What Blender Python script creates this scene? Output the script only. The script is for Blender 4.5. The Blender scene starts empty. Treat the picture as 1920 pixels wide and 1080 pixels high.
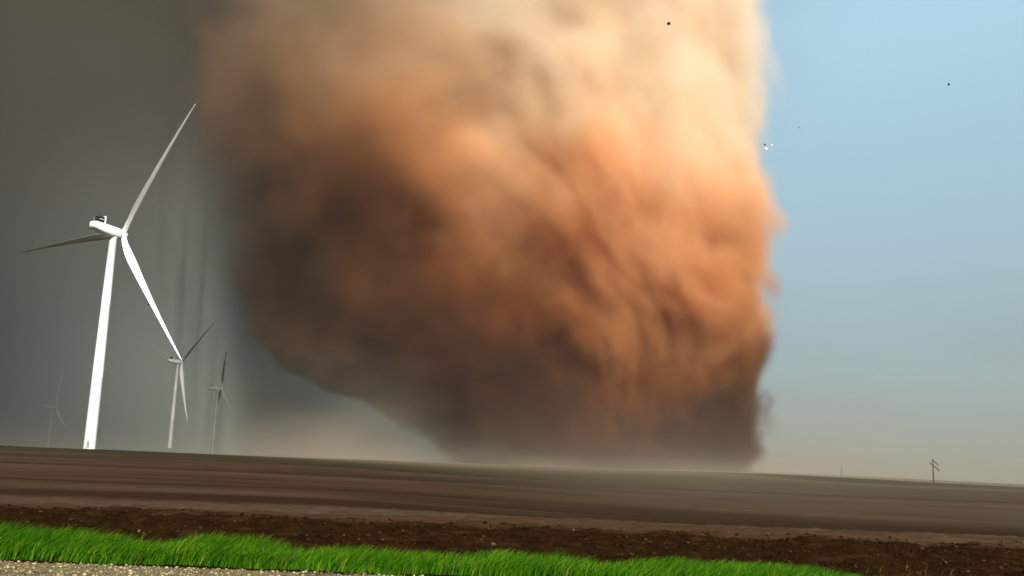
import bpy, bmesh, math, random
import numpy as np
from mathutils import Vector, Matrix

R = math.radians
random.seed(7)
rng = np.random.default_rng(11)
scene = bpy.context.scene
col = scene.collection

# ------------------------------------------------------------------ camera
F_PX = 1800.0                      # focal length in pixels of the 1920 wide photograph
PITCH, ROLL, EYE = R(10.42), R(2.1), 1.7
fwd = Vector((0, math.cos(PITCH), math.sin(PITCH)))
rt0 = Vector((1, 0, 0))
up0 = rt0.cross(fwd)
rt = rt0 * math.cos(ROLL) + up0 * math.sin(ROLL)
up = up0 * math.cos(ROLL) - rt0 * math.sin(ROLL)
cam_data = bpy.data.cameras.new('camera')
cam_data.sensor_width = 36.0
cam_data.lens = 36.0 * F_PX / 1920.0
cam_data.clip_start, cam_data.clip_end = 0.1, 40000.0
cam = bpy.data.objects.new('camera', cam_data)
col.objects.link(cam)
m3 = Matrix((rt, up, -fwd)).transposed()
cam.matrix_world = Matrix.Translation((0, 0, EYE)) @ m3.to_4x4()
scene.camera = cam


def at(px, py, depth):
    """World point seen at pixel (px, py) of the 1920x1080 photograph, at world y = depth."""
    d = fwd + rt * ((px - 960) / F_PX) + up * ((540 - py) / F_PX)
    d = d * (depth / d.y)
    return Vector((d.x, d.y, d.z + EYE))


# ------------------------------------------------------------------ render, sky, sun
SUN_DIR = Vector((0.25, -0.82, 0.52)).normalized()      # towards the sun
scene.view_settings.view_transform = 'Standard'
scene.view_settings.look = 'None'
scene.view_settings.exposure = 0.42
scene.view_settings.gamma = 1.0
scene.view_settings.use_curve_mapping = False
cy = scene.cycles
cy.use_denoising = True
cy.max_bounces = 9
cy.diffuse_bounces = 2
cy.glossy_bounces = 2
cy.transparent_max_bounces = 8
cy.volume_bounces = 5
cy.volume_step_rate = 4.0
cy.volume_max_steps = 400
cy.use_adaptive_sampling = True
cy.sample_clamp_indirect = 4.0

world = bpy.data.worlds.new('World')
scene.world = world
world.use_nodes = True
wt = world.node_tree
wt.nodes.clear()


class N:
    """Small helper for writing node trees."""
    def __init__(self, tree):
        self.t = tree

    def new(self, kind, **kw):
        n = self.t.nodes.new(kind)
        for k, v in kw.items():
            setattr(n, k, v)
        return n

    def put(self, sock, v):
        if hasattr(v, 'is_output'):
            self.t.links.new(v, sock)
        else:
            sock.default_value = v

    def math(self, op, a, b=0.0, c=None, clamp=False):
        n = self.new('ShaderNodeMath', operation=op, use_clamp=clamp)
        self.put(n.inputs[0], a)
        self.put(n.inputs[1], b)
        if c is not None:
            self.put(n.inputs[2], c)
        return n.outputs[0]

    def maprange(self, v, a, b, c=0.0, d=1.0, smooth=False):
        n = self.new('ShaderNodeMapRange')
        if smooth:
            n.interpolation_type = 'SMOOTHSTEP'
        self.put(n.inputs[0], v)
        for i, x in enumerate((a, b, c, d)):
            n.inputs[i + 1].default_value = x
        return n.outputs[0]

    def mix(self, f, a, b):
        n = self.new('ShaderNodeMix', data_type='RGBA')
        self.put(n.inputs[0], f)
        for s, v in ((n.inputs[6], a), (n.inputs[7], b)):
            self.put(s, v if hasattr(v, 'is_output') else tuple(v) + (1.0,))
        return n.outputs[2]

    def noise(self, vec, scale, detail=3.0, rough=0.5, dist=0.0):
        n = self.new('ShaderNodeTexNoise')
        if vec is not None:
            self.put(n.inputs['Vector'], vec)
        n.inputs['Scale'].default_value = scale
        n.inputs['Detail'].default_value = detail
        n.inputs['Roughness'].default_value = rough
        n.inputs['Distortion'].default_value = dist
        return n.outputs['Fac']

    def ramp(self, f, stops):
        n = self.new('ShaderNodeValToRGB')
        self.put(n.inputs[0], f)
        cr = n.color_ramp
        while len(cr.elements) < len(stops):
            cr.elements.new(0.5)
        for e, (p, c) in zip(cr.elements, stops):
            e.position = p
            e.color = tuple(c) + (1.0,)
        return n.outputs[0]

    def mapping(self, vec, scale=(1, 1, 1), rot=(0, 0, 0), loc=(0, 0, 0)):
        n = self.new('ShaderNodeMapping')
        self.put(n.inputs[0], vec)
        n.inputs['Location'].default_value = loc
        n.inputs['Rotation'].default_value = rot
        n.inputs['Scale'].default_value = scale
        return n.outputs[0]

    def dot(self, vec, d):
        n = self.new('ShaderNodeVectorMath', operation='DOT_PRODUCT')
        self.put(n.inputs[0], vec)
        n.inputs[1].default_value = d
        return n.outputs['Value']


w = N(wt)
sky = w.new('ShaderNodeTexSky', sky_type='NISHITA')
sky.sun_disc = False
sky.sun_elevation = math.asin(SUN_DIR.z)
sky.sun_rotation = math.atan2(SUN_DIR.x, SUN_DIR.y)
sky.air_density = 1.0
sky.dust_density = 0.3
sky.ozone_density = 1.6
wdir = w.new('ShaderNodeTexCoord').outputs['Generated']
wn = w.noise(w.mapping(wdir, (1, 1, 2.0)), 3.0, 3.0, 0.5)
sdot = w.math('ADD', w.dot(wdir, tuple(Vector((-0.85, 0.45, 0.25)).normalized())),
              w.math('MULTIPLY', w.math('SUBTRACT', wn, 0.5), 0.22))
storm = w.maprange(sdot, 0.22, 0.60, smooth=True)
zc = w.dot(wdir, (0, 0, 1))
storm_col = w.mix(w.maprange(w.math('ADD', zc, w.math('MULTIPLY', w.math('SUBTRACT', wn, 0.5), 0.5)), 0.05, 0.42, smooth=True),
                  (0.095, 0.118, 0.102), (0.060, 0.048, 0.030))
# thin high haze over the clear part of the sky, thickening to a dusty bank along the horizon
veil_col = w.ramp(w.math('ADD', w.math('MAXIMUM', zc, 0.0), w.math('MULTIPLY', w.math('SUBTRACT', wn, 0.5), 0.06)),
                  [(0.0, (0.055, 0.056, 0.054)), (0.07, (0.105, 0.138, 0.140)), (0.20, (0.238, 0.355, 0.388)), (0.42, (0.33, 0.515, 0.62)), (0.8, (0.30, 0.48, 0.66))])
bg_clear = w.new('ShaderNodeBackground')
w.put(bg_clear.inputs[0], sky.outputs[0])
bg_clear.inputs[1].default_value = 0.15
bg_veil = w.new('ShaderNodeBackground')
w.put(bg_veil.inputs[0], veil_col)
bg_sky = w.new('ShaderNodeMixShader')
bg_sky.inputs[0].default_value = 0.88
w.put(bg_sky.inputs[1], bg_clear.outputs[0])
w.put(bg_sky.inputs[2], bg_veil.outputs[0])
bg_storm = w.new('ShaderNodeBackground')
w.put(bg_storm.inputs[0], storm_col)
bg_storm.inputs[1].default_value = 1.0
mixs = w.new('ShaderNodeMixShader')
w.put(mixs.inputs[0], storm)
w.put(mixs.inputs[1], bg_sky.outputs[0])
w.put(mixs.inputs[2], bg_storm.outputs[0])
wo = w.new('ShaderNodeOutputWorld')
wt.links.new(mixs.outputs[0], wo.inputs['Surface'])

sun_data = bpy.data.lights.new('sun', 'SUN')
sun_data.energy = 5.0
sun_data.angle = R(0.53)
sun_data.color = (1.0, 0.93, 0.82)
sun = bpy.data.objects.new('sun', sun_data)
sun.rotation_euler = SUN_DIR.to_track_quat('Z', 'Y').to_euler()
sun.location = (0, 0, 50)
col.objects.link(sun)


# ------------------------------------------------------------------ helpers
def material(name, builder, rough=0.8, spec=0.3):
    m = bpy.data.materials.new(name)
    m.use_nodes = True
    nt = m.node_tree
    nt.nodes.clear()
    n = N(nt)
    b = n.new('ShaderNodeBsdfPrincipled')
    b.inputs['Roughness'].default_value = rough
    b.inputs['Specular IOR Level'].default_value = spec
    o = n.new('ShaderNodeOutputMaterial')
    nt.links.new(b.outputs[0], o.inputs['Surface'])
    builder(n, b)
    return m


def bump(n, b, height, strength, dist):
    bp = n.new('ShaderNodeBump')
    bp.inputs['Strength'].default_value = strength
    bp.inputs['Distance'].default_value = dist
    n.put(bp.inputs['Height'], height)
    n.t.links.new(bp.outputs[0], b.inputs['Normal'])


def tag(o, label=None, cat=None, group=None, kind=None):
    for k, v in (('label', label), ('category', cat), ('group', group), ('kind', kind)):
        if v:
            o[k] = v
    return o


def mesh_obj(name, verts, faces, mat, parent=None, smooth=False, loc=None):
    me = bpy.data.meshes.new(name)
    me.from_pydata([tuple(v) for v in verts], [], faces)
    me.update()
    if smooth:
        me.shade_smooth()
    me.materials.append(mat)
    o = bpy.data.objects.new(name, me)
    col.objects.link(o)
    if parent:
        o.parent = parent
    if loc is not None:
        o.location = loc
    return o


def np_mesh(name, verts, tris, mat, smooth=False):
    """Fast mesh from numpy arrays; faces all have the same number of corners."""
    me = bpy.data.meshes.new(name)
    k = tris.shape[1]
    me.vertices.add(len(verts))
    me.vertices.foreach_set('co', verts.astype(np.float32).ravel())
    me.loops.add(tris.size)
    me.loops.foreach_set('vertex_index', tris.astype(np.int32).ravel())
    me.polygons.add(len(tris))
    me.polygons.foreach_set('loop_start', np.arange(0, tris.size, k, dtype=np.int32))
    me.update(calc_edges=True)
    me.validate()
    if smooth:
        me.shade_smooth()
    me.materials.append(mat)
    o = bpy.data.objects.new(name, me)
    col.objects.link(o)
    return o


def empty(name, loc, rz=0.0):
    o = bpy.data.objects.new(name, None)
    o.location = loc
    o.rotation_euler = (0, 0, rz)
    o.empty_display_size = 1.0
    col.objects.link(o)
    return o


def loft(rings, cap=True):
    """Rings of equal length -> verts, faces."""
    vs, fs = [], []
    n = len(rings[0])
    for r in rings:
        vs += [tuple(p) for p in r]
    for i in range(len(rings) - 1):
        for j in range(n):
            a, b = i * n + j, i * n + (j + 1) % n
            fs.append((a, b, b + n, a + n))
    if cap:
        fs.append(tuple(reversed(range(n))))
        fs.append(tuple(range((len(rings) - 1) * n, len(rings) * n)))
    return vs, fs


def box(cx, cy_, cz, sx, sy, sz, bev=0.0):
    bm = bmesh.new()
    bmesh.ops.create_cube(bm, size=1.0)
    bmesh.ops.scale(bm, vec=(sx, sy, sz), verts=bm.verts)
    if bev:
        bmesh.ops.bevel(bm, geom=bm.edges[:], offset=bev, segments=3, affect='EDGES', profile=0.5)
    bmesh.ops.translate(bm, vec=(cx, cy_, cz), verts=bm.verts)
    vs = [v.co.copy() for v in bm.verts]
    bm.verts.index_update()
    fs = [tuple(v.index for v in f.verts) for f in bm.faces]
    bm.free()
    return vs, fs


def join(*parts):
    vs, fs = [], []
    for v, f in parts:
        k = len(vs)
        vs += list(v)
        fs += [tuple(i + k for i in ff) for ff in f]
    return vs, fs


def _hash(i, j, k, seed):
    h = (i * 374761393 + j * 668265263 + k * 2147483647 + seed * 1274126177) & 0xFFFFFFFF
    h = ((h ^ (h >> 13)) * 1274126177) & 0xFFFFFFFF
    h = h ^ (h >> 16)
    return (h & 0xFFFF).astype(np.float32) / 65535.0


def vnoise(x, y, z, seed=0):
    """Smooth value noise 0..1 of numpy arrays."""
    xi, yi, zi = np.floor(x), np.floor(y), np.floor(z)
    fx, fy, fz = (x - xi).astype(np.float32), (y - yi).astype(np.float32), (z - zi).astype(np.float32)
    xi, yi, zi = xi.astype(np.int64), yi.astype(np.int64), zi.astype(np.int64)
    fx, fy, fz = (t * t * t * (t * (t * 6 - 15) + 10) for t in (fx, fy, fz))
    out = 0
    for a in (0, 1):
        wx = fx if a else 1 - fx
        for b in (0, 1):
            wy = fy if b else 1 - fy
            for c in (0, 1):
                wz = fz if c else 1 - fz
                out = out + wx * wy * wz * _hash(xi + a, yi + b, zi + c, seed)
    return out


def fbm(x, y, z, octaves, seed=0, gain=0.5):
    s, amp, tot = 0, 1.0, 0
    for o in range(octaves):
        s = s + amp * vnoise(x + o * 17.3, y + o * 9.1, z - o * 5.7, seed + o)
        tot += amp
        amp *= gain
        x, y, z = x * 2.03, y * 2.03, z * 2.03
    return s / tot


def sstep(v, a, b):
    t = np.clip((v - a) / (b - a), 0, 1)
    return t * t * (3 - 2 * t)


# ------------------------------------------------------------------ ground
def ground_z(x, y):
    x = np.asarray(x, dtype=np.float64)
    y = np.asarray(y, dtype=np.float64)
    z0 = np.zeros_like(x + y)
    # ploughed margin rises to a low crest about 26 m out, then the field dips and swells
    crest = 25.5 + 1.2 * np.sin(x * 0.09 + 1.0) + 0.02 * x
    z = 0.16 * np.exp(-((y - crest) / 3.2) ** 2)
    dip = -1.5 * sstep(y, 26.0, 62.0) * (1 - sstep(y, 120, 260)) * (0.55 + 0.45 * sstep(x / np.maximum(y, 1), -0.25, 0.25))
    z = z + dip
    # gentle swells of the open field
    q = y / (np.abs(y) + 60.0)
    s = (vnoise(x / 150.0 + y / 300.0, y / 62.0, z0 + 3.2, 5) - 0.5) * 2
    s2 = (vnoise(x / 240.0, y / 130.0, z0 + 1.2, 6) - 0.5) * 2
    z = z + sstep(y, 40, 140) * (1.5 * s + 1.2 * s2) * (1 - 0.9 * sstep(y, 200, 380))
    # skyline: about eye level at left, a small hill at right, falling off to the far right
    a = x / np.maximum(y, 1.0)
    rise = sstep(y, 150, 420)
    left = 1.25 - 0.5 * sstep(a, -0.35, -0.5)
    z = z + rise * left * (1 - sstep(a, 0.18, 0.46) * 1.35)
    z = z + 1.1 * np.exp(-(((x - 135) / 60) ** 2 + ((y - 365) / 50) ** 2)) - 0.5 * sstep(x, 170, 260) * sstep(y, 250, 330) * (1 - sstep(y, 420, 520))
    z = z + 2.6 * np.exp(-(((x - 345) / 150) ** 2 + ((y - 990) / 260) ** 2))
    z = z + 0.5 * np.exp(-(((x + 167) / 26) ** 2 + ((y - 385) / 45) ** 2))
    z = z - 18.0 * sstep(y, 1050, 1200) * sstep(-a, 0.1, 0.2) - 6.0 * sstep(y, 1500, 2500)
    return np.where(y < 14.95, np.where(y > -6, -0.02, 0.0), z)


ang = np.concatenate([np.arange(-38, 38, 0.13), np.arange(38, 322, 4.0)])
rad = np.concatenate([[0.4], np.geomspace(4, 13.5, 10), np.geomspace(13.8, 40, 150), np.geomspace(40.5, 2000, 170), np.geomspace(2100, 9000, 14)])
AA, RR = np.meshgrid(np.radians(ang), rad)
GX, GY = (RR * np.sin(AA)).ravel(), (RR * np.cos(AA)).ravel()
GZ = ground_z(GX, GY)
zz = np.zeros_like(GX)
rough_mask = sstep(GY, 16.0, 17.0) * (1 - sstep(GY, 30, 60))
GZ = GZ + rough_mask * ((fbm(GX * 1.3, GY * 1.3, zz, 4, 21, 0.6) - 0.5) * 0.26 + 0.05 * np.sin(GY * 7.5 + 0.8 * np.sin(GX * 0.7)))
GZ = GZ + sstep(GY, 30, 80) * (fbm(GX / 14, GY / 6, zz, 3, 31) - 0.5) * 0.25
na, nr = len(ang), len(rad)
idx = np.arange(na * nr).reshape(nr, na)
a_, b_ = idx[:-1, :], np.roll(idx, -1, axis=1)[:-1, :]
c_, d_ = np.roll(idx, -1, axis=1)[1:, :], idx[1:, :]
quads = np.stack([a_.ravel(), d_.ravel(), c_.ravel(), b_.ravel()], 1)


def soil_mat(n, b):
    g = n.new('ShaderNodeNewGeometry').outputs['Position']
    sep = n.new('ShaderNodeSeparateXYZ')
    n.put(sep.inputs[0], g)
    X, Y = sep.outputs[0], sep.outputs[1]
    # bands of the field lying across the view, in worked soil, dry dust and thin green
    wob = n.noise(n.mapping(g, (0.006, 0.02, 0.0)), 1.0, 3.0, 0.55)
    big = n.noise(n.mapping(g, (0.006, 0.016, 0.0), rot=(0, 0, 0.12), loc=(3.1, 7.7, 0)), 1.0, 4.0, 0.55, 0.6)
    streak = n.noise(n.mapping(g, (0.012, 0.06, 0.0), loc=(1, 2, 0)), 1.0, 3.0, 0.5, 0.8)
    fine = n.noise(g, 2.2, 6.0, 0.65)
    soil = n.ramp(big, [(0.36, (0.014, 0.0068, 0.003)), (0.50, (0.028, 0.0135, 0.006)), (0.62, (0.056, 0.029, 0.015))])
    soil = n.mix(n.maprange(streak, 0.48, 0.68, 0, 0.85), soil, (0.095, 0.058, 0.034))
    dusty = n.mix(0.35, soil, (0.060, 0.037, 0.022))
    yy = n.math('ADD', Y, n.math('MULTIPLY', n.math('SUBTRACT', wob, 0.5), 150.0))
    c = n.mix(n.maprange(Y, 24, 34, smooth=True), n.mix(0.0, soil, soil), dusty)
    green = n.mix(n.maprange(fine, 0.3, 0.7), (0.026, 0.023, 0.008), (0.040, 0.031, 0.012))
    c = n.mix(n.math('MULTIPLY', n.maprange(yy, 150, 210, smooth=True), n.maprange(streak, 0.25, 0.55, 0.35, 1.0)), c, green)
    c = n.mix(n.math('MULTIPLY', n.maprange(Y, 170, 330, 0, 0.85, smooth=True), n.maprange(n.math('ADD', X, n.math('MULTIPLY', Y, 0.15)), -60, 40, 0, 1.0, smooth=True)), c, (0.15, 0.113, 0.070))
    rise = n.math('MULTIPLY', n.maprange(yy, 250, 300, smooth=True), n.maprange(yy, 380, 430, 1.0, 0.0, smooth=True))
    c = n.mix(n.math('MULTIPLY', rise, n.maprange(X, 50, 110, 0.0, 0.9, smooth=True)), c, (0.024, 0.026, 0.009))
    c = n.mix(n.math('MULTIPLY', n.maprange(Y, 26, 30, smooth=True), n.maprange(Y, 31, 50, 0.6, 0.0, smooth=True)), c, (0.085, 0.055, 0.035))
    near = n.ramp(fine, [(0.30, (0.010, 0.0045, 0.0015)), (0.55, (0.022, 0.010, 0.0035)), (0.78, (0.045, 0.022, 0.009))])
    edge = n.math('ADD', Y, n.math('MULTIPLY', n.math('SUBTRACT', n.noise(g, 0.5, 4.0, 0.6), 0.5), 2.5))
    c = n.mix(n.maprange(edge, 24.5, 26.2, 1.0, 0.0, smooth=True), c, near)
    n.put(b.inputs['Base Color'], c)
    bump(n, b, fine, 0.9, 0.06)


M_soil = material('ploughed_soil', soil_mat, 1.0, 0.0)
ground = np_mesh('ground', np.stack([GX, GY, GZ], 1), quads, M_soil, smooth=True)
tag(ground, kind='structure')


# gravel road in the very foreground
def gravel_mat(n, b):
    g = n.new('ShaderNodeNewGeometry').outputs['Position']
    big = n.noise(n.mapping(g, (0.5, 2.0, 1)), 1.0, 4.0, 0.6)
    fine = n.noise(g, 22.0, 5.0, 0.7)
    c = n.ramp(fine, [(0.33, (0.060, 0.044, 0.016)), (0.52, (0.20, 0.155, 0.068)), (0.72, (0.36, 0.295, 0.15))])
    c = n.mix(n.maprange(big, 0.5, 0.75, 0, 0.6), c, (0.13, 0.10, 0.05))
    n.put(b.inputs['Base Color'], c)
    bump(n, b, fine, 1.0, 0.03)


M_gravel = material('road_gravel', gravel_mat, 0.95, 0.2)
xs = np.concatenate([np.linspace(-400, -25, 20), np.linspace(-24, 24, 193), np.linspace(25, 400, 20)])
ys = np.concatenate([np.linspace(-6, 11, 8), np.linspace(11.3, 15.05, 18)])
XX, YY = np.meshgrid(xs, ys)
edge_w = 0.34 * (vnoise(XX * 1.1, XX * 0, XX * 0, 3) - 0.5) + 0.12 * (vnoise(XX * 4.1, XX * 0, XX * 0, 4) - 0.5)
YY = np.where(YY > 15.0, YY + edge_w, YY)
ZZ = -0.004 + 0.03 * (fbm(XX * 1.7, YY * 2.5, XX * 0, 3, 8) - 0.3) - 0.012 * sstep(YY, 14.7, 15.1)
ii = np.arange(XX.size).reshape(XX.shape)
rq = np.stack([ii[:-1, :-1].ravel(), ii[:-1, 1:].ravel(), ii[1:, 1:].ravel(), ii[1:, :-1].ravel()], 1)
road = np_mesh('gravel_road', np.stack([XX.ravel(), YY.ravel(), ZZ.ravel()], 1), rq, M_gravel, smooth=True)
tag(road, kind='structure')

ICO = None


def scatter_lumps(name, pts, sizes, mat, squash=0.65, seed=1):
    """Irregular stones or clods from jittered icosahedra, all in one mesh."""
    global ICO
    if ICO is None:
        bm = bmesh.new()
        bmesh.ops.create_icosphere(bm, subdivisions=1, radius=1.0)
        bm.verts.index_update()
        ICO = (np.array([v.co[:] for v in bm.verts]), np.array([[v.index for v in f.verts] for f in bm.faces]))
        bm.free()
    v0, f0 = ICO
    r = np.random.default_rng(seed)
    k = len(pts)
    V = np.repeat(v0[None], k, 0) * (1 + 0.5 * (r.random((k, len(v0), 1)) - 0.5))
    V = V * (0.7 + 0.6 * r.random((k, 1, 3)))
    t = r.random(k) * 6.283
    c, s = np.cos(t)[:, None], np.sin(t)[:, None]
    x, y = V[:, :, 0] * c - V[:, :, 1] * s, V[:, :, 0] * s + V[:, :, 1] * c
    V = np.stack([x, y, V[:, :, 2] * squash], 2) * sizes[:, None, None] + pts[:, None, :]
    Fc = (f0[None] + (np.arange(k) * len(v0))[:, None, None]).reshape(-1, 3)
    return np_mesh(name, V.reshape(-1, 3), Fc, mat)


def pebble_mat(n, b):
    g = n.new('ShaderNodeNewGeometry')
    rnd = g.outputs['Random Per Island']
    c = n.ramp(rnd, [(0.0, (0.06, 0.045, 0.018)), (0.5, (0.22, 0.17, 0.08)), (1.0, (0.44, 0.37, 0.21))])
    n.put(b.inputs['Base Color'], c)


def clod_mat(n, b):
    g = n.new('ShaderNodeNewGeometry')
    rnd = g.outputs['Random Per Island']
    c = n.ramp(rnd, [(0.0, (0.011, 0.005, 0.002)), (0.8, (0.028, 0.013, 0.005)), (0.975, (0.05, 0.028, 0.014)), (1.0, (0.10, 0.068, 0.044))])
    n.put(b.inputs['Base Color'], c)


k = 9000
px = rng.uniform(-11, 11, k)
py = rng.uniform(12.6, 15.0, k)
sz = 0.008 + 0.022 * rng.random(k) ** 3
pts = np.stack([px, py, 0.004 + 0.2 * sz], 1)
tag(scatter_lumps('loose_gravel', pts, sz, material('loose_stone', pebble_mat, 0.9), 0.7, 3),
    'pale loose gravel stones scattered along the road edge', 'gravel', kind='stuff')
k = 16000
px = rng.uniform(-19, 21, k)
py = 16.2 + 9.6 * rng.random(k) ** 0.9
sz = 0.014 + 0.050 * rng.random(k) ** 4
pz = ground_z(px, py) + (fbm(px * 1.3, py * 1.3, px * 0, 4, 21, 0.6) - 0.5) * 0.26 + 0.05 * np.sin(py * 7.5 + 0.8 * np.sin(px * 0.7))
tag(scatter_lumps('soil_clods', np.stack([px, py, pz], 1), sz, material('soil_clod', clod_mat, 1.0, 0.0), 0.7, 4),
    'dark turned soil clods along the ploughed edge of the field', 'soil', kind='stuff')


# ------------------------------------------------------------------ grass verge
def grass_mat(n, b):
    g = n.new('ShaderNodeNewGeometry')
    rnd = g.outputs['Random Per Island']
    pn = n.noise(g.outputs['Position'], 0.9, 3.0, 0.6)
    c = n.ramp(rnd, [(0.0, (0.016, 0.075, 0.001)), (0.5, (0.044, 0.172, 0.002)), (0.85, (0.125, 0.29, 0.006)), (0.96, (0.20, 0.30, 0.015)), (1.0, (0.30, 0.22, 0.06))])
    c = n.mix(n.maprange(pn, 0.35, 0.65, 0.0, 0.5), c, (0.020, 0.10, 0.001))
    n.put(b.inputs['Base Color'], c)
    b.inputs['Roughness'].default_value = 0.6
    # thin blades pass some light
    tr = n.new('ShaderNodeBsdfTranslucent')
    n.put(tr.inputs[0], c)
    mx = n.new('ShaderNodeMixShader')
    mx.inputs[0].default_value = 0.3
    out = [q for q in n.t.nodes if q.type == 'OUTPUT_MATERIAL'][0]
    n.t.links.new(b.outputs[0], mx.inputs[1])
    n.t.links.new(tr.outputs[0], mx.inputs[2])
    n.t.links.new(mx.outputs[0], out.inputs['Surface'])


M_grass = material('grass_blade', grass_mat, 0.6, 0.08)


def blades(x, y, h, wdt, lean, seed):
    """Bent two-segment blades leaning with the wind: verts, tris."""
    r = np.random.default_rng(seed)
    k = len(x)
    th = r.normal(0.0, 0.9, k)                       # facing of the blade's width
    wx, wy = np.cos(th) * wdt / 2, np.sin(th) * wdt / 2
    lx = lean * h * (0.35 + 1.1 * r.random(k)) + r.normal(0, 0.22, k) * h
    ly = r.normal(0, 0.22, k) * h
    z = np.where(y > 15.9, ground_z(x, y), -0.02)
    b0 = np.stack([x - wx, y - wy, z], 1)
    b1 = np.stack([x + wx, y + wy, z], 1)
    mx, my = x + lx * 0.30, y + ly * 0.35
    m0 = np.stack([mx - wx * 0.8, my - wy * 0.8, z + h * 0.58], 1)
    m1 = np.stack([mx + wx * 0.8, my + wy * 0.8, z + h * 0.58], 1)
    t = np.stack([x + lx, y + ly, z + h * (1 - 0.12 * np.abs(lean))], 1)
    V = np.stack([b0, b1, m0, m1, t], 1).reshape(-1, 3)
    o = np.arange(k)[:, None] * 5
    T = np.concatenate([o + [0, 1, 3], o + [0, 3, 2], o + [2, 3, 4]], 0)
    return V, T


k = 95000
gx = rng.uniform(-14, 16, k)
gy = 15.17 + 0.15 * np.sin(gx * 2.3) * np.sin(gx * 0.9) + (1.35 + 0.1 * np.sin(gx * 0.5) - 0.03 * gx) * rng.random(k) ** 0.85
clump = fbm(gx * 1.2, gy * 1.6, gx * 0, 3, 41)
keep = rng.random(k) < np.clip(0.25 + 1.9 * (clump - 0.25), 0.1, 1)
gx, gy, clump = gx[keep], gy[keep], clump[keep]
gh = (0.13 + 0.34 * rng.random(len(gx))) * (0.55 + 0.85 * clump) * (0.72 + 0.28 * sstep(gy, 15.03, 15.2))
gh *= (1 + 0.12 * sstep(-gx, 6.6, 7.6)) * (0.74 - 0.012 * np.clip(gx, -8, 9)) * (1 - 0.8 * sstep(gx, 4.5, 7.8)) * (0.86 + 0.3 * fbm(gx * 0.6, gy, gx * 0, 3, 47))
gw = 0.010 + 0.012 * rng.random(len(gx))
V1, T1 = blades(gx, gy, gh, gw, 0.55, 5)
# taller tussocks at the left end, reaching back towards the field
k = 1500
hx = rng.normal(-8.3, 0.9, k)
hy = 15.9 + np.abs(rng.normal(0, 0.35, k))
V2, T2 = blades(hx, hy, 0.2 + 0.3 * rng.random(k), 0.014 + 0 * hx, 0.5, 6)
V3, T3 = blades(np.where(rng.random(30000) < 0.8, rng.uniform(-60, -13, 30000), rng.uniform(13, 60, 30000)), rng.uniform(15.1, 16.6, 30000), 0.2 + 0.2 * rng.random(30000), 0.02 + np.zeros(30000), 0.5, 7)
T2 = T2 + len(V1)
T3 = T3 + len(V1) + len(V2)
tag(np_mesh('grass', np.concatenate([V1, V2, V3]), np.concatenate([T1, T2, T3]), M_grass),
    'bright green verge grass leaning in the wind beside the gravel road', 'grass', kind='stuff')

# dry stalks among the clods behind the verge
M_straw = material('straw', lambda n, b: n.put(b.inputs['Base Color'], (0.12, 0.078, 0.030, 1)), 0.8)
k = 900
sx_ = rng.uniform(-9, 11, k)
sy_ = 16.3 + np.abs(rng.normal(0, 0.7, k))
Vs, Ts = blades(sx_, sy_, (0.05 + 0.24 * rng.random(k) ** 3) * (1.2 * vnoise(sx_ * 0.9, sx_ * 0, sx_ * 0, 77)), 0.008 + np.zeros(k), 0.5, 9)
tag(np_mesh('dry_stalks', Vs, Ts, M_straw), 'sparse dry yellow brown stalks between the grass and the dark soil', 'dry grass', kind='stuff')


# ------------------------------------------------------------------ wind turbines
def white_mat(n, b):
    g = n.new('ShaderNodeTexCoord').outputs['Object']
    d = n.noise(n.mapping(g, (0.5, 0.5, 0.06)), 1.0, 5.0, 0.6)
    n.put(b.inputs['Base Color'], n.mix(n.maprange(d, 0.45, 0.8, 0, 0.35), (0.82, 0.82, 0.80), (0.62, 0.60, 0.55)))


M_white = material('turbine_paint', white_mat, 0.45, 0.4)
M_blade = material('blade_coating', white_mat, 0.75, 0.08)
M_dark = material('dark_grille', lambda n, b: n.put(b.inputs['Base Color'], (0.012, 0.018, 0.015, 1)), 0.7)
M_dimmed_paint = material('dimmed_turbine_paint', lambda n, b: n.put(b.inputs['Base Color'], (0.25, 0.25, 0.235, 1)), 0.6)  # white paint darkened so the distant turbine looks dimmed by haze
M_shaded_paint = material('shaded_turbine_paint', lambda n, b: n.put(b.inputs['Base Color'], (0.10, 0.10, 0.09, 1)), 0.8)  # unlit look of the farthest turbines put into their paint colour
M_grey = material('door_grey', lambda n, b: n.put(b.inputs['Base Color'], (0.22, 0.23, 0.23, 1)), 0.6)


def ring(cx, cy_, cz, r, n=32):
    return [(cx + r * math.cos(2 * math.pi * i / n), cy_ + r * math.sin(2 * math.pi * i / n), cz) for i in range(n)]


def blade_mesh(length=61.5):
    """Blade along +Z from the root, chord along X (the rotor axis: feathered), pre-bent and drooping along +X."""
    rings = []
    n = 20
    for s, ch, th in ((0.0, 2.3, 2.3), (0.03, 2.3, 2.25), (0.08, 2.7, 1.9), (0.16, 3.9, 1.25), (0.23, 4.2, 1.0), (0.35, 3.6, 0.75),
                      (0.5, 2.8, 0.52), (0.65, 2.15, 0.38), (0.8, 1.55, 0.26), (0.92, 1.0, 0.16), (0.98, 0.6, 0.1), (1.0, 0.2, 0.05)):
        tw = R(10) * (1 - s) ** 2
        pts = []
        rd = 1 if s < 0.05 else 0
        for i in range(n):
            a = 2 * math.pi * i / n
            x = math.cos(a) * ch / 2
            y = math.sin(a) * th / 2
            if not rd:
                y *= (0.55 + 0.45 * (x / (ch / 2)))  if x < 0 else 1.0
                x += -ch * 0.18
            x, y = x * math.cos(tw) - y * math.sin(tw), x * math.sin(tw) + y * math.cos(tw)
            pts.append((x + 4.0 * s ** 1.8, y, s * length))
        rings.append(pts)
    return loft(rings)


BL = blade_mesh()
HUB_H = 87.0


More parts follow.
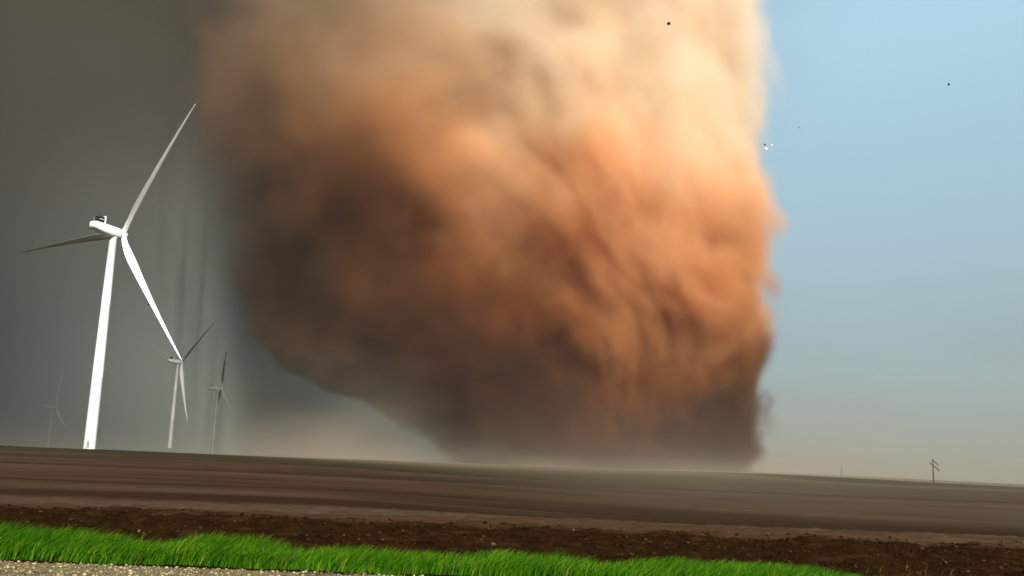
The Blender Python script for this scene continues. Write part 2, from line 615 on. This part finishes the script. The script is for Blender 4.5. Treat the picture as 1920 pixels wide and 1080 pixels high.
def turbine(loc, yaw, phase, label, door=True, M_white=M_white, pitch=12):
    """Local +X is the rotor axis direction (hub end). yaw turns it about Z."""
    t = tag(empty('wind_turbine', loc, yaw), label, 'wind turbine', 'white wind turbines in the ploughed field')
    rings = [ring(0, 0, z, r) for z, r in ((-1.5, 2.25), (0.0, 2.25), (1.0, 2.2), (28, 2.05), (28.15, 2.08), (28.3, 2.04), (57, 1.75),
                                           (57.15, 1.78), (57.3, 1.74), (HUB_H - 2.4, 1.42), (HUB_H - 2.2, 1.55), (HUB_H - 1.9, 1.55))]
    vs, fs = loft(rings)
    mesh_obj('tower', vs, fs, M_white, t, True)
    if door:
        d = mesh_obj('door', *box(0, 0, 0, 0.12, 0.95, 2.1, 0.04), M_grey, t)
        da = -yaw + R(-84)                       # door faces the road
        d.location = (2.2 * math.cos(da), 2.2 * math.sin(da), 2.2)
        d.rotation_euler = (0, 0, da)
        st = join(*[box(0.5 + i * 0.3, 0, -1.15 - i * 0.38, 0.34, 1.3, 0.1) for i in range(3)])
        mesh_obj('step', *st, M_grey, d)
    # nacelle: lofted rounded box with a tapering, undercut tail
    rings = []
    for x, wd, z0, z1 in ((-11.6, 1.0, -0.1, 1.5), (-11.3, 1.6, -0.6, 1.9), (-10.3, 1.95, -1.1, 2.1), (-7.0, 2.05, -1.75, 2.15),
                          (-2.0, 2.05, -2.0, 2.05), (1.5, 2.0, -1.95, 1.95), (2.6, 1.8, -1.7, 1.75), (2.9, 1.5, -1.4, 1.5)):
        pts = []
        for i in range(24):
            a = 2 * math.pi * i / 24
            ca, sa = math.cos(a), math.sin(a)
            e = 0.42
            yy = wd * math.copysign(abs(ca) ** e, ca)
            zz_ = (z0 + z1) / 2 + (z1 - z0) / 2 * math.copysign(abs(sa) ** e, sa)
            pts.append((x, yy, zz_ + HUB_H))
        rings.append(pts)
    vs, fs = loft(rings)
    nac = mesh_obj('nacelle', vs, fs, M_white, t, True)
    # roof cooler: dark grille held in a white frame
    cf = join(box(-6.3, 0, HUB_H + 3.55, 0.5, 3.2, 2.9, 0.08), box(-7.9, 1.45, HUB_H + 3.3, 2.7, 0.12, 0.2), box(-7.9, -1.45, HUB_H + 3.3, 2.7, 0.12, 0.2))
    c = mesh_obj('cooler_frame', *cf, M_white, t)
    mesh_obj('cooler_grille', *box(-7.9, 0, HUB_H + 3.45, 2.5, 2.7, 2.3, 0.15), M_dark, c)
    mesh_obj('wind_vane', *join(box(-10.4, 0.6, HUB_H + 2.9, 0.08, 0.08, 1.6), box(-10.4, 0.6, HUB_H + 3.7, 0.7, 0.06, 0.25)), M_grey, t)
    # spinner with a rounded nose
    rings = []
    HX = 4.6
    for x, r in ((-1.5, 1.5), (-1.1, 1.75), (0.6, 1.8), (1.3, 1.6), (1.9, 1.2), (2.3, 0.6), (2.4, 0.1)):
        rings.append([(HX + x, r * math.cos(2 * math.pi * i / 24), HUB_H + r * math.sin(2 * math.pi * i / 24)) for i in range(24)])
    vs, fs = loft([r_[::-1] for r_ in rings])
    mesh_obj('hub', vs, fs, M_white, t, True)
    bl = None
    for q in range(3):
        if bl is None:
            bl = mesh_obj('blade', *BL, M_blade if door else M_white, t, True)
            o = bl
        else:
            o = bl.copy()
            col.objects.link(o)
            o.parent = t
        # rotate local Z (blade) about the rotor axis X
        o.location = (HX, 0, HUB_H)
        o.rotation_mode = 'QUATERNION'
        o.rotation_quaternion = (Matrix.Rotation(phase + q * 2 * math.pi / 3, 4, 'X') @ Matrix.Rotation(R(pitch), 4, 'Z')).to_quaternion()
    return t


# rotor axis points to the right and away: axis (sin 46, cos 46) measured from the line of sight
def gpoint(px, depth, sink=0.0):
    p = at(px, 860, depth)
    return Vector((p.x, depth, float(ground_z(p.x, depth)) - sink))


def axis_yaw(px, a):
    """yaw so that local +X makes angle a (deg, to the right) with the line of sight at column px"""
    los = math.atan2((px - 960) / F_PX, 1.0)          # to the right of +Y
    return math.pi / 2 - (los + R(a))


b = at(167, 843, 380)
turbine((b.x, 380, b.z), axis_yaw(190, 46), R(27.5), 'nearest and tallest white wind turbine, its left blade in dark shade')
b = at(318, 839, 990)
turbine((b.x, 990, b.z), axis_yaw(330, 56), R(48), 'smaller white wind turbine just right of the nearest one, behind its lower blade tip', door=False, M_white=M_dimmed_paint)
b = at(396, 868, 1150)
turbine((b.x, 1150, b.z), axis_yaw(400, 80), R(-2), 'faint grey wind turbine with an upright blade between the second turbine and the dust', door=False, M_white=M_shaded_paint, pitch=40)
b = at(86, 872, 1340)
turbine((b.x, 1340, b.z - 8), axis_yaw(86, 78), R(0), 'barely visible wind turbine lost in murk at far left of the horizon', door=False, M_white=M_shaded_paint)


# ------------------------------------------------------------------ poles, shrubs
def wood_mat(n, b):
    g = n.new('ShaderNodeTexCoord').outputs['Object']
    n.put(b.inputs['Base Color'], n.ramp(n.noise(n.mapping(g, (8, 8, 0.8)), 1.0, 4.0), [(0.3, (0.030, 0.026, 0.018)), (0.7, (0.075, 0.062, 0.045))]))


M_wood = material('weathered_wood', wood_mat, 0.9)
M_ins = material('insulator', lambda n, b: n.put(b.inputs['Base Color'], (0.10, 0.09, 0.08, 1)), 0.3)


def utility_pole(loc, h, arms, yaw, label, r=0.2):
    t = tag(empty('utility_pole', loc, yaw), label, 'utility pole', 'utility poles on the far field')
    vs, fs = loft([ring(0, 0, z, rr, 12) for z, rr in ((-1, r), (h * 0.5, r * 0.9), (h, r * 0.75), (h + 0.05, r * 0.5))])
    mesh_obj('pole', vs, fs, M_wood, t, True)
    for (x0, z0, x1, z1) in arms:
        L = math.hypot(x1 - x0, z1 - z0)
        a = mesh_obj('crossarm', *box(0, 0, 0, L, 0.28, 0.34, 0.03), M_wood, t)
        a.location = ((x0 + x1) / 2, -r - 0.05, (z0 + z1) / 2)
        a.rotation_euler = (0, -math.atan2(z1 - z0, x1 - x0), 0)
        for s in (-0.46, -0.2, 0.2, 0.46):
            vi, fi = loft([ring(s * L, 0, z, q, 8) for z, q in ((0.15, 0.07), (0.32, 0.14), (0.42, 0.11), (0.5, 0.05))])
            mesh_obj('insulator', vi, fi, M_ins, a, True)
    return t


b = at(1751, 914, 370)
utility_pole((b.x, 370, b.z), 10.6, [(-0.3, 10.3, 1.9, 8.4), (-1.4, 8.9, 0.1, 8.2), (0.1, 8.1, 2.1, 6.3)], 0,
             'dark wooden utility pole with tilted crossarms on the grassy rise at right', 0.27)
b = at(1578, 893, 960)
utility_pole((b.x, 960, b.z), 9.0, [(-0.8, 8.3, 0.8, 8.3)], R(75), 'short distant pole alone on the skyline right of the dust column', 0.42)


def leaf_mat(n, b):
    rnd = n.new('ShaderNodeNewGeometry').outputs['Random Per Island']
    n.put(b.inputs['Base Color'], n.ramp(rnd, [(0, (0.018, 0.028, 0.010)), (1, (0.060, 0.075, 0.028))]))


M_leaf = material('shrub_leaf', leaf_mat, 0.8)


def shrub(loc, wx, h, nleaf, label, seed):
    t = tag(empty('shrub', loc), label, 'shrub', 'low dark shrubs along the far slope')
    r = random.Random(seed)
    stems = []
    for i in range(6):
        a = r.uniform(0, 6.28)
        q = r.uniform(0.2, 0.8)
        stems.append(loft([ring(0, 0, -0.2, 0.05, 6), ring(math.cos(a) * wx * q * 0.4, math.sin(a) * wx * q * 0.4, h * 0.8, 0.02, 6)]))
    mesh_obj('stem', *join(*stems), M_wood, t)
    vs, fs = [], []
    for i in range(nleaf):
        a, rr, zz_ = r.uniform(0, 6.28), math.sqrt(r.random()) * wx, r.random()
        rr *= 1 - 0.6 * zz_ ** 2
        c = Vector((math.cos(a) * rr, math.sin(a) * rr * 0.8, zz_ * h * (0.75 + 0.25 * math.sin(a * 3))))
        u = Vector((r.gauss(0, 1), r.gauss(0, 1), r.gauss(0, 1))).normalized() * 0.16
        v = u.orthogonal().normalized() * 0.1
        k0 = len(vs)
        vs += [c - u, c + v, c + u, c - v]
        fs.append((k0, k0 + 1, k0 + 2, k0 + 3))
    fo = mesh_obj('foliage', vs, fs, M_leaf, t)
    return t


for i, (sx, sy, d, wx, h, lb) in enumerate((
        (1912, 939, 235, 0.75, 1.1, 'small dark shrub at the right edge of the picture below the skyline'),
        (1738, 914, 372, 2.3, 1.0, 'low dark shrub just left of the foot of the crossarmed pole'),
        (1766, 916, 368, 2.6, 0.9, 'low dark shrub just right of the foot of the crossarmed pole'),
        (1715, 916, 375, 1.6, 0.7, 'small low shrub furthest left of the shrubs near the crossarmed pole'))):
    b = at(sx, sy, d)
    z = float(ground_z(b.x, d))
    shrub((b.x, d, min(z, b.z + 0.3)), wx, h, 500, lb, i)


# ------------------------------------------------------------------ debris in the air
M_debris = material('debris', lambda n, b: n.put(b.inputs['Base Color'], (0.016, 0.012, 0.009, 1)), 0.8)
M_pale = material('pale_debris', lambda n, b: n.put(b.inputs['Base Color'], (0.62, 0.52, 0.40, 1)), 0.7)


def debris(px, py, depth, size, mat, label, seed, flat=0.35):
    r = random.Random(seed)
    bm = bmesh.new()
    bmesh.ops.create_icosphere(bm, subdivisions=2, radius=1.0)
    for v in bm.verts:
        v.co *= 0.75 + 0.5 * r.random()
        v.co.z *= flat
        v.co.x *= 1.2
    bm.verts.index_update()
    vs = [v.co * size for v in bm.verts]
    fs = [tuple(v.index for v in f.verts) for f in bm.faces]
    bm.free()
    o = mesh_obj('debris_fragment', vs, fs, mat, loc=at(px, py, depth))
    o.rotation_euler = (r.uniform(0.8, 1.6), r.uniform(-1, 1), r.uniform(0, 3))
    return tag(o, label, 'debris', 'debris flying around the tornado')


debris(1254, 44, 420, 0.85, M_debris, 'largest dark scrap flying before the brightest top of the dust column', 1, 0.7)
debris(1779, 158, 480, 0.62, M_debris, 'small dark scrap alone in the blue sky at upper right', 2)
debris(1498, 239, 560, 0.62, M_debris, 'tiny dark scrap just right of the dust column edge in the sky', 3)
debris(1434, 271, 620, 0.75, M_debris, 'dark torn scrap touching a pale one before the column edge', 4)
debris(1437, 279, 620, 1.1, M_pale, 'pale torn scrap just below a dark one before the column edge', 5)
debris(1447, 272, 640, 0.8, M_pale, 'faint pale scrap to the right of the dark and pale pair', 6)
debris(279, 571, 500, 0.55, M_debris, 'tiny dark scrap flying between the nearest turbine tower and its lower blade', 7)


# ------------------------------------------------------------------ tornado: dust volume round a dense core
TD = 1080.0
prof = [  # photo row, left edge, right edge (pixels), softness left / right (m)
    (905, 880, 1405, 18, 10), (870, 862, 1425, 20, 10), (840, 832, 1445, 24, 11), (800, 775, 1452, 30, 12), (760, 700, 1452, 36, 14), (720, 612, 1458, 40, 15),
    (680, 545, 1460, 44, 15), (640, 520, 1476, 52, 15), (600, 508, 1490, 75, 17), (550, 496, 1480, 110, 14), (480, 482, 1470, 160, 15),
    (400, 470, 1480, 190, 18), (300, 445, 1464, 200, 22), (200, 435, 1486, 235, 28), (100, 450, 1476, 300, 34), (0, 450, 1462, 330, 50),
    (-120, 440, 1480, 340, 60), (-260, 420, 1510, 350, 70)]
zs, xl, xr, sl, sr = [], [], [], [], []
for py_, l_, r_, a_s, b_s in prof:
    pl, pr = at(l_, py_, TD), at(r_, py_, TD)
    zs.append((pl.z + pr.z) / 2)
    # correct each edge for the camera's roll by reading it at the shared height
    dz = (pl.z - pr.z) / 2
    xl.append(pl.x)
    xr.append(pr.x)
    sl.append(a_s)
    sr.append(b_s)
zs = np.array(zs)
X0, X1, Y0, Y1, Z0, Z1 = -560.0, 400.0, TD - 250, TD + 420, -4.0, 640.0
VX = 5.0
nx, ny, nz = int((X1 - X0) / VX) + 1, int((Y1 - Y0) / VX) + 1, int((Z1 - Z0) / VX) + 1
X1, Y1, Z1 = X0 + (nx - 1) * VX, Y0 + (ny - 1) * VX, Z0 + (nz - 1) * VX
gz, gy_, gx_ = np.meshgrid(np.arange(nz) * VX + Z0, np.arange(ny) * VX + Y0, np.arange(nx) * VX + X0, indexing='ij')
gx_, gy_, gz = (q.ravel().astype(np.float32) for q in (gx_, gy_, gz))
XL, XR, SL, SR = (np.interp(gz, zs, q).astype(np.float32) for q in (xl, xr, sl, sr))
# the foot leans away below a slanting bulge; what stands further back is wider in metres
back = 120 * (1 - sstep(gz + 0.35 * (gx_ - 110), 60, 330))
XL, XR = XL * (1 + back / TD), XR * (1 + back / TD)
# swirl-sheared coordinates for streaks that wrap round the column
cxr = XR - 205.0
theta = np.arctan2(gx_ - cxr, -(gy_ - TD))
rr = np.hypot(gx_ - cxr, gy_ - TD)
sw = theta * 200.0
warp = (fbm(gx_ / 150, gy_ / 150, gz / 150, 2, 61) - 0.5) * 90
n1 = fbm((sw + warp) / 120, rr / 95, (gz + 0.55 * sw + warp) / 62, 5, 71, 0.6) - 0.5
n2 = fbm((gx_ + warp) / 62, gy_ / 62, gz / 80, 4, 81, 0.55) - 0.5
n3 = fbm((gx_ + warp * 0.7) / 26, gy_ / 26, (gz + 0.3 * sw) / 34, 3, 88, 0.6) - 0.5
# main column on the right (nearer), dusty lobe on the left (set further back)
rc = np.minimum((XR - XL) * 0.5, 205.0)
cx1 = XR - rc
d1 = rc - np.hypot(gx_ - cx1, (gy_ - TD - back) * 1.05)
wl = (XR - XL)
cx2 = XL + np.maximum(wl * 0.33, 60)
rl = np.maximum(wl * 0.33, 60)
sb = 0.75 - 0.5 * sstep(gz, 160, 430)                   # the lobe stands closer aloft
cx2, rl = cx2 * (1 + sb * (cx1 - cx2) / TD), rl * (1 + sb * (cx1 - cx2) / TD) + 8
d2 = rl - np.hypot(gx_ - cx2, (gy_ - TD - sb * (cx1 - cx2)) * 0.95)
kk = 110.0
h = np.clip(0.5 + 0.5 * (d1 - d2) / kk, 0, 1)
dd = d2 * (1 - h) + d1 * h + kk * h * (1 - h)
lf = sstep(gx_ - (XL + XR) / 2, -170, 120)
soft = SL * (1 - lf) + SR * lf
core_v = dd - kk * 0.18 + n1 * 55 - (46 + 0.75 * soft)
core_v = np.clip(0.5 + core_v / 60.0, 0, 1) * sstep(gz, -3, 3) * (1 - sstep(gz, Z1 - 60, Z1 - 30)) * sstep(gx_, X0, X0 + 60)
core_v = core_v.astype(np.float32)
d3 = 125 - np.sqrt((gx_ + 95) ** 2 + (gy_ - TD - 70) ** 2 + ((gz - 265) * 0.8) ** 2)
h3 = np.clip(0.5 + 0.5 * (dd - d3) / 80, 0, 1)
dd = d3 * (1 - h3) + dd * h3 + 80 * h3 * (1 - h3)
dd = dd - kk * 0.18 + n1 * (66 + 0.12 * soft) + n2 * (42 + 0.15 * soft) + n3 * 34
dens = sstep(dd, 0 - 0.30 * soft, 18 + soft * 0.95)
dens = dens * (0.85 + 0.7 * n2 + 0.6 * n1) * (1 + 0.9 * (1 - sstep(gz, 60, 260))) * sstep(gz, -3, 3) * (1 - sstep(gz, Z1 - 40, Z1))
for e, lo, hi in ((gx_, X0, X1), (gy_, Y0, Y1)):
    dens = dens * sstep(e, lo, lo + 40) * (1 - sstep(e, hi - 40, hi))
dens = np.clip(dens, 0, 2.2).astype(np.float32)
dens = np.maximum(dens - 0.025, 0)


def density_cloud_mesh(name, xyz, values):
    me = bpy.data.meshes.new(name)
    me.vertices.add(len(values))
    me.vertices.foreach_set('co', xyz.astype(np.float32).ravel())
    at_ = me.attributes.new('dust_amount', 'FLOAT', 'POINT')
    at_.data.foreach_set('value', values)
    return me


def volume_group(name, lo, hi, res, mat, to_mesh=None, source=None):
    ng = bpy.data.node_groups.new(name, 'GeometryNodeTree')
    ng.interface.new_socket('Geometry', in_out='INPUT', socket_type='NodeSocketGeometry')
    ng.interface.new_socket('Geometry', in_out='OUTPUT', socket_type='NodeSocketGeometry')
    L = ng.links.new
    gi, go = ng.nodes.new('NodeGroupInput'), ng.nodes.new('NodeGroupOutput')
    pos = ng.nodes.new('GeometryNodeInputPosition')
    sub = ng.nodes.new('ShaderNodeVectorMath')
    sub.operation = 'SUBTRACT'
    sub.inputs[1].default_value = lo
    div = ng.nodes.new('ShaderNodeVectorMath')
    div.operation = 'DIVIDE'
    div.inputs[1].default_value = [(hi[i] - lo[i]) / (res[i] - 1) for i in range(3)]
    L(pos.outputs[0], sub.inputs[0])
    L(sub.outputs[0], div.inputs[0])
    sep = ng.nodes.new('ShaderNodeSeparateXYZ')
    L(div.outputs[0], sep.inputs[0])

    def mth(op, a, b_=None):
        n = ng.nodes.new('ShaderNodeMath')
        n.operation = op
        for s, v in ((n.inputs[0], a), (n.inputs[1], b_)):
            if v is None:
                continue
            if hasattr(v, 'is_output'):
                L(v, s)
            else:
                s.default_value = v
        return n.outputs[0]
    f2i = []
    for i in range(3):
        q = mth('MINIMUM', mth('MAXIMUM', mth('ROUND', sep.outputs[i]), 0.0), res[i] - 1.0)
        fi = ng.nodes.new('FunctionNodeFloatToInt')
        L(q, fi.inputs[0])
        f2i.append(fi.outputs[0])

    def imth(op, a, b_):
        n = ng.nodes.new('FunctionNodeIntegerMath')
        n.operation = op
        for s, v in ((n.inputs[0], a), (n.inputs[1], b_)):
            if hasattr(v, 'is_output'):
                L(v, s)
            else:
                s.default_value = v
        return n.outputs[0]
    idx_ = imth('ADD', f2i[0], imth('MULTIPLY', imth('ADD', f2i[1], imth('MULTIPLY', f2i[2], res[1])), res[0]))
    na_ = ng.nodes.new('GeometryNodeInputNamedAttribute')
    na_.data_type = 'FLOAT'
    na_.inputs[0].default_value = 'dust_amount'
    si = ng.nodes.new('GeometryNodeSampleIndex')
    si.data_type = 'FLOAT'
    si.domain = 'POINT'
    if source is None:
        L(gi.outputs[0], si.inputs[0])
    else:
        oi = ng.nodes.new('GeometryNodeObjectInfo')
        oi.inputs[0].default_value = source
        L(oi.outputs['Geometry'], si.inputs[0])
    L(na_.outputs[0], si.inputs[1])
    L(idx_, si.inputs['Index'])
    vc = ng.nodes.new('GeometryNodeVolumeCube')
    vc.inputs['Min'].default_value = lo
    vc.inputs['Max'].default_value = hi
    for i, nm in enumerate(('Resolution X', 'Resolution Y', 'Resolution Z')):
        vc.inputs[nm].default_value = res[i]
    L(si.outputs[0], vc.inputs['Density'])
    out = vc.outputs[0]
    if to_mesh is not None:
        vm = ng.nodes.new('GeometryNodeVolumeToMesh')
        vm.inputs['Threshold'].default_value = to_mesh
        L(out, vm.inputs[0])
        ss = ng.nodes.new('GeometryNodeSetShadeSmooth')
        L(vm.outputs[0], ss.inputs[0])
        out = ss.outputs[0]
    sm = ng.nodes.new('GeometryNodeSetMaterial')
    sm.inputs['Material'].default_value = mat
    L(out, sm.inputs[0])
    L(sm.outputs[0], go.inputs[0])
    return ng


def dust_shade_colour(n):
    """Pale condensate aloft, orange dust below it, dark soil at the foot; shade of foot and flanks is put into the colour."""
    g = n.new('ShaderNodeNewGeometry').outputs['Position']
    gxx = n.dot(g, (1.0, 0.0, 0.0))
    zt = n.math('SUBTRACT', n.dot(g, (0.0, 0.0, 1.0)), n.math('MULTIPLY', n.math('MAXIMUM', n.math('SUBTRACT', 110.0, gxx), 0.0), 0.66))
    zt = n.math('SUBTRACT', zt, n.math('MULTIPLY', n.math('MAXIMUM', n.math('SUBTRACT', gxx, 150.0), 0.0), 0.38))                  # tones drop on both flanks, putting their shade into the colour
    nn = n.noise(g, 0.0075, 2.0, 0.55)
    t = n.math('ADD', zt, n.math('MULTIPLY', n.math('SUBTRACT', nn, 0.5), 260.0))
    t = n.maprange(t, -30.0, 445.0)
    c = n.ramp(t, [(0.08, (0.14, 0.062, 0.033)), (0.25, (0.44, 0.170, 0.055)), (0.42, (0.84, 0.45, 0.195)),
                   (0.60, (0.98, 0.66, 0.38)), (0.84, (1.0, 0.865, 0.70))])  # dark foot is part soil, part shade put into the ramp
    side_shade = n.maprange(n.math('ADD', n.dot(g, (1, 0, -0.15)), n.math('MULTIPLY', n.math('SUBTRACT', nn, 0.5), 160.0)), -370, -90, 0.85, 0.0, smooth=True)  # shade of the left lobe, mixed in as a darker colour
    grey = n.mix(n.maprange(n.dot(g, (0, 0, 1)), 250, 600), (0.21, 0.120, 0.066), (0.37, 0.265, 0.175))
    return n.mix(side_shade, c, grey)


SIGMA = 0.050
M_vol = bpy.data.materials.new('dust_cloud')
M_vol.use_nodes = True
M_vol.node_tree.nodes.clear()
n = N(M_vol.node_tree)
pv = n.new('ShaderNodeVolumePrincipled')
pv.inputs['Density Attribute'].default_value = 'density'
pv.inputs['Density'].default_value = SIGMA
pv.inputs['Anisotropy'].default_value = 0.0
n.put(pv.inputs['Color'], dust_shade_colour(n))
om = n.new('ShaderNodeOutputMaterial')
M_vol.node_tree.links.new(pv.outputs[0], om.inputs['Volume'])
M_vol.cycles.volume_sampling = 'MULTIPLE_IMPORTANCE'


def core_mat(n, b):
    n.put(b.inputs['Base Color'], dust_shade_colour(n))


M_core = material('packed_dust', core_mat, 1.0, 0.0)

tornado = tag(empty('tornado', (float(cx1.mean()), TD, 0)), 'huge orange brown tornado of dust touching down on the ploughed field', 'tornado')
inv = Matrix.Translation(-tornado.location)
lo, hi, res = (X0, Y0, Z0), (X1, Y1, Z1), (nx, ny, nz)
xyz = np.stack([gx_, gy_, gz], 1)


def volume_object(name, lo, hi, res, pts, values, mat):
    """A volume object whose density grid is read from the numpy field."""
    src = bpy.data.objects.new(name + '_points', density_cloud_mesh(name + '_points', pts, values))
    o = bpy.data.objects.new(name, bpy.data.volumes.new(name))
    col.objects.link(o)
    o.data.materials.append(mat)
    md = o.modifiers.new('grid', 'NODES')
    md.node_group = volume_group(name + '_grid', lo, hi, res, mat, source=src)
    return o


veil = volume_object('dust_veil', lo, hi, res, xyz, dens, M_vol)
# dense core, a smoother closed surface well inside the same field
tmp = bpy.data.objects.new('core_source', density_cloud_mesh('core_points', xyz, core_v))
col.objects.link(tmp)
mt = tmp.modifiers.new('core', 'NODES')
mt.node_group = volume_group('core_surface', lo, hi, res, M_core, to_mesh=0.5)
dg = bpy.context.evaluated_depsgraph_get()
core_me = bpy.data.meshes.new_from_object(tmp.evaluated_get(dg))
bpy.data.objects.remove(tmp)
core_me.materials.clear()
core_me.materials.append(M_core)
core = bpy.data.objects.new('dust_core', core_me)
col.objects.link(core)
print('core faces', len(core_me.polygons))
for o in (veil, core):
    o.parent = tornado
    o.matrix_parent_inverse = inv

# ------------------------------------------------------------------ storm murk: rain and dust under the dark cloud at left
mlo, mhi, mres = (-3600.0, 820.0, -30.0), (600.0, 3620.0, 930.0), (106, 71, 33)
mz, my, mx = np.meshgrid(*[np.linspace(mlo[i], mhi[i], mres[i]) for i in (2, 1, 0)], indexing='ij')
mx, my, mz = (q.ravel().astype(np.float32) for q in (mx, my, mz))
front = 975 + 0.05 * mx + 520 * sstep(mx, -440, -180)
mn = fbm(mx / 460, my / 460, mz / 300, 2, 91) - 0.5
md_ = sstep(my + mn * 300 * (1 - 0.6 * sstep(mx, -500, -300)), front - 60, front + 450) * sstep(-mx + 0.15 * (my - 1000) + mn * 300, -60, 330)
md_ *= (1 + 2.6 * mn) * sstep(mz, -30, -5) * (1 - sstep(mz, 860, 930)) * (1 - sstep(my, 3300, 3600)) * sstep(mx, -3600, -3200)
md_ = np.clip(md_, 0, 2).astype(np.float32)
md_[md_ < 0.01] = 0
M_murk = bpy.data.materials.new('storm_murk')
M_murk.use_nodes = True
M_murk.node_tree.nodes.clear()
n = N(M_murk.node_tree)
pv = n.new('ShaderNodeVolumePrincipled')
pv.inputs['Density Attribute'].default_value = 'density'
pv.inputs['Density'].default_value = 0.0065
g = n.new('ShaderNodeNewGeometry').outputs['Position']
hgt = n.maprange(n.math('ADD', n.dot(g, (0, 0, 1)), n.math('MULTIPLY', n.math('SUBTRACT', n.noise(g, 0.003, 2.0), 0.5), 500.0)), 100, 560, smooth=True)
near_x = n.maprange(n.dot(g, (1, 0, 0)), -760, -220, 0.0, 1.0, smooth=True)  # colour lightened beside the column to offset the shadow it casts
n.put(pv.inputs['Color'], n.mix(hgt, n.mix(near_x, (0.088, 0.104, 0.106), (0.77, 0.85, 0.80)), (0.180, 0.148, 0.108)))  # dark tones carry the storm cloud's shade in the murk colour
om = n.new('ShaderNodeOutputMaterial')
M_murk.node_tree.links.new(pv.outputs[0], om.inputs['Volume'])
M_murk.cycles.volume_step_rate = 0.3
murk = volume_object('storm_murk', mlo, mhi, mres, np.stack([mx, my, mz], 1), md_, M_murk)
tag(murk, 'dark grey curtain of rain and dust behind the wind turbines', 'murk', kind='stuff')

# ------------------------------------------------------------------ dust blowing along the field and round the foot of the column
blo, bhi, bres = (-470.0, 38.0, -8.0), (730.0, 1010.0, 112.0), (101, 82, 21)
bz, by, bx = np.meshgrid(*[np.linspace(blo[i], bhi[i], bres[i]) for i in (2, 1, 0)], indexing='ij')
bx, by, bz = (q.ravel().astype(np.float32) for q in (bx, by, bz))
gh0 = ground_z(bx, by).astype(np.float32)
hh = np.maximum(bz - gh0, 0)
st1 = sstep(fbm(bx / 150 + 0.35 * by / 90, by / 75, bz * 0 + hh / 40, 4, 101, 0.6), 0.46, 0.72)
hug = np.exp(-hh / 6.0) * st1 * (sstep(by, 170, 320) * (1 - 0.85 * sstep(by, 600, 800)) * (1 - 0.75 * sstep(bx, 200, 300)) * 1.5 * (0.25 + 0.75 * sstep(bx, -170, 30)) + 1.9 * sstep(by, 45, 80) * (1 - sstep(by, 130, 260)) * (0.15 + 0.85 * sstep(bx / by, -0.1, 0.25)))
pf = fbm((bx - bz) / 85, by / 110, bz / 60, 4, 111, 0.6)
skirt = np.exp(-hh / 34.0) * sstep(by, 520, 900) * (0.25 + 1.5 * sstep(pf, 0.35, 0.7))
skirt *= np.clip(sstep(-bx, 40, 140) * (1 - sstep(-bx, 130, 250)) + 0.16 * sstep(bx, 235, 300) * (1 - sstep(bx, 320, 560)), 0, 1)
bd = np.clip(hug + skirt, 0, 3) * (1 - sstep(bz, 85, 112)) * (1 - sstep(by, 960, 1010)) * sstep(bx, -470, -380) * (1 - sstep(bx, 640, 730))
bd = bd.astype(np.float32)
bd[bd < 0.02] = 0
M_blow = bpy.data.materials.new('blowing_dust')
M_blow.use_nodes = True
M_blow.node_tree.nodes.clear()
n = N(M_blow.node_tree)
pv = n.new('ShaderNodeVolumePrincipled')
pv.inputs['Density Attribute'].default_value = 'density'
pv.inputs['Density'].default_value = 0.0045
pv.inputs['Color'].default_value = (0.60, 0.50, 0.38, 1)
om = n.new('ShaderNodeOutputMaterial')
M_blow.node_tree.links.new(pv.outputs[0], om.inputs['Volume'])
blow = volume_object('blowing_dust', blo, bhi, bres, np.stack([bx, by, bz], 1), bd, M_blow)
tag(blow, 'pale tan dust drifting low over the field and round the foot of the column', 'dust', kind='stuff')

# ------------------------------------------------------------------ haze
hz = bpy.data.materials.new('haze_air')
hz.use_nodes = True
hz.node_tree.nodes.clear()
n = N(hz.node_tree)
pv = n.new('ShaderNodeVolumePrincipled')
pv.inputs['Density'].default_value = 0.00003
pv.inputs['Color'].default_value = (0.86, 0.84, 0.78, 1)
om = n.new('ShaderNodeOutputMaterial')
hz.node_tree.links.new(pv.outputs[0], om.inputs['Volume'])
haze = mesh_obj('haze', *box(0, 0, 465, 18600, 18600, 990), hz)
tag(haze, kind='stuff')
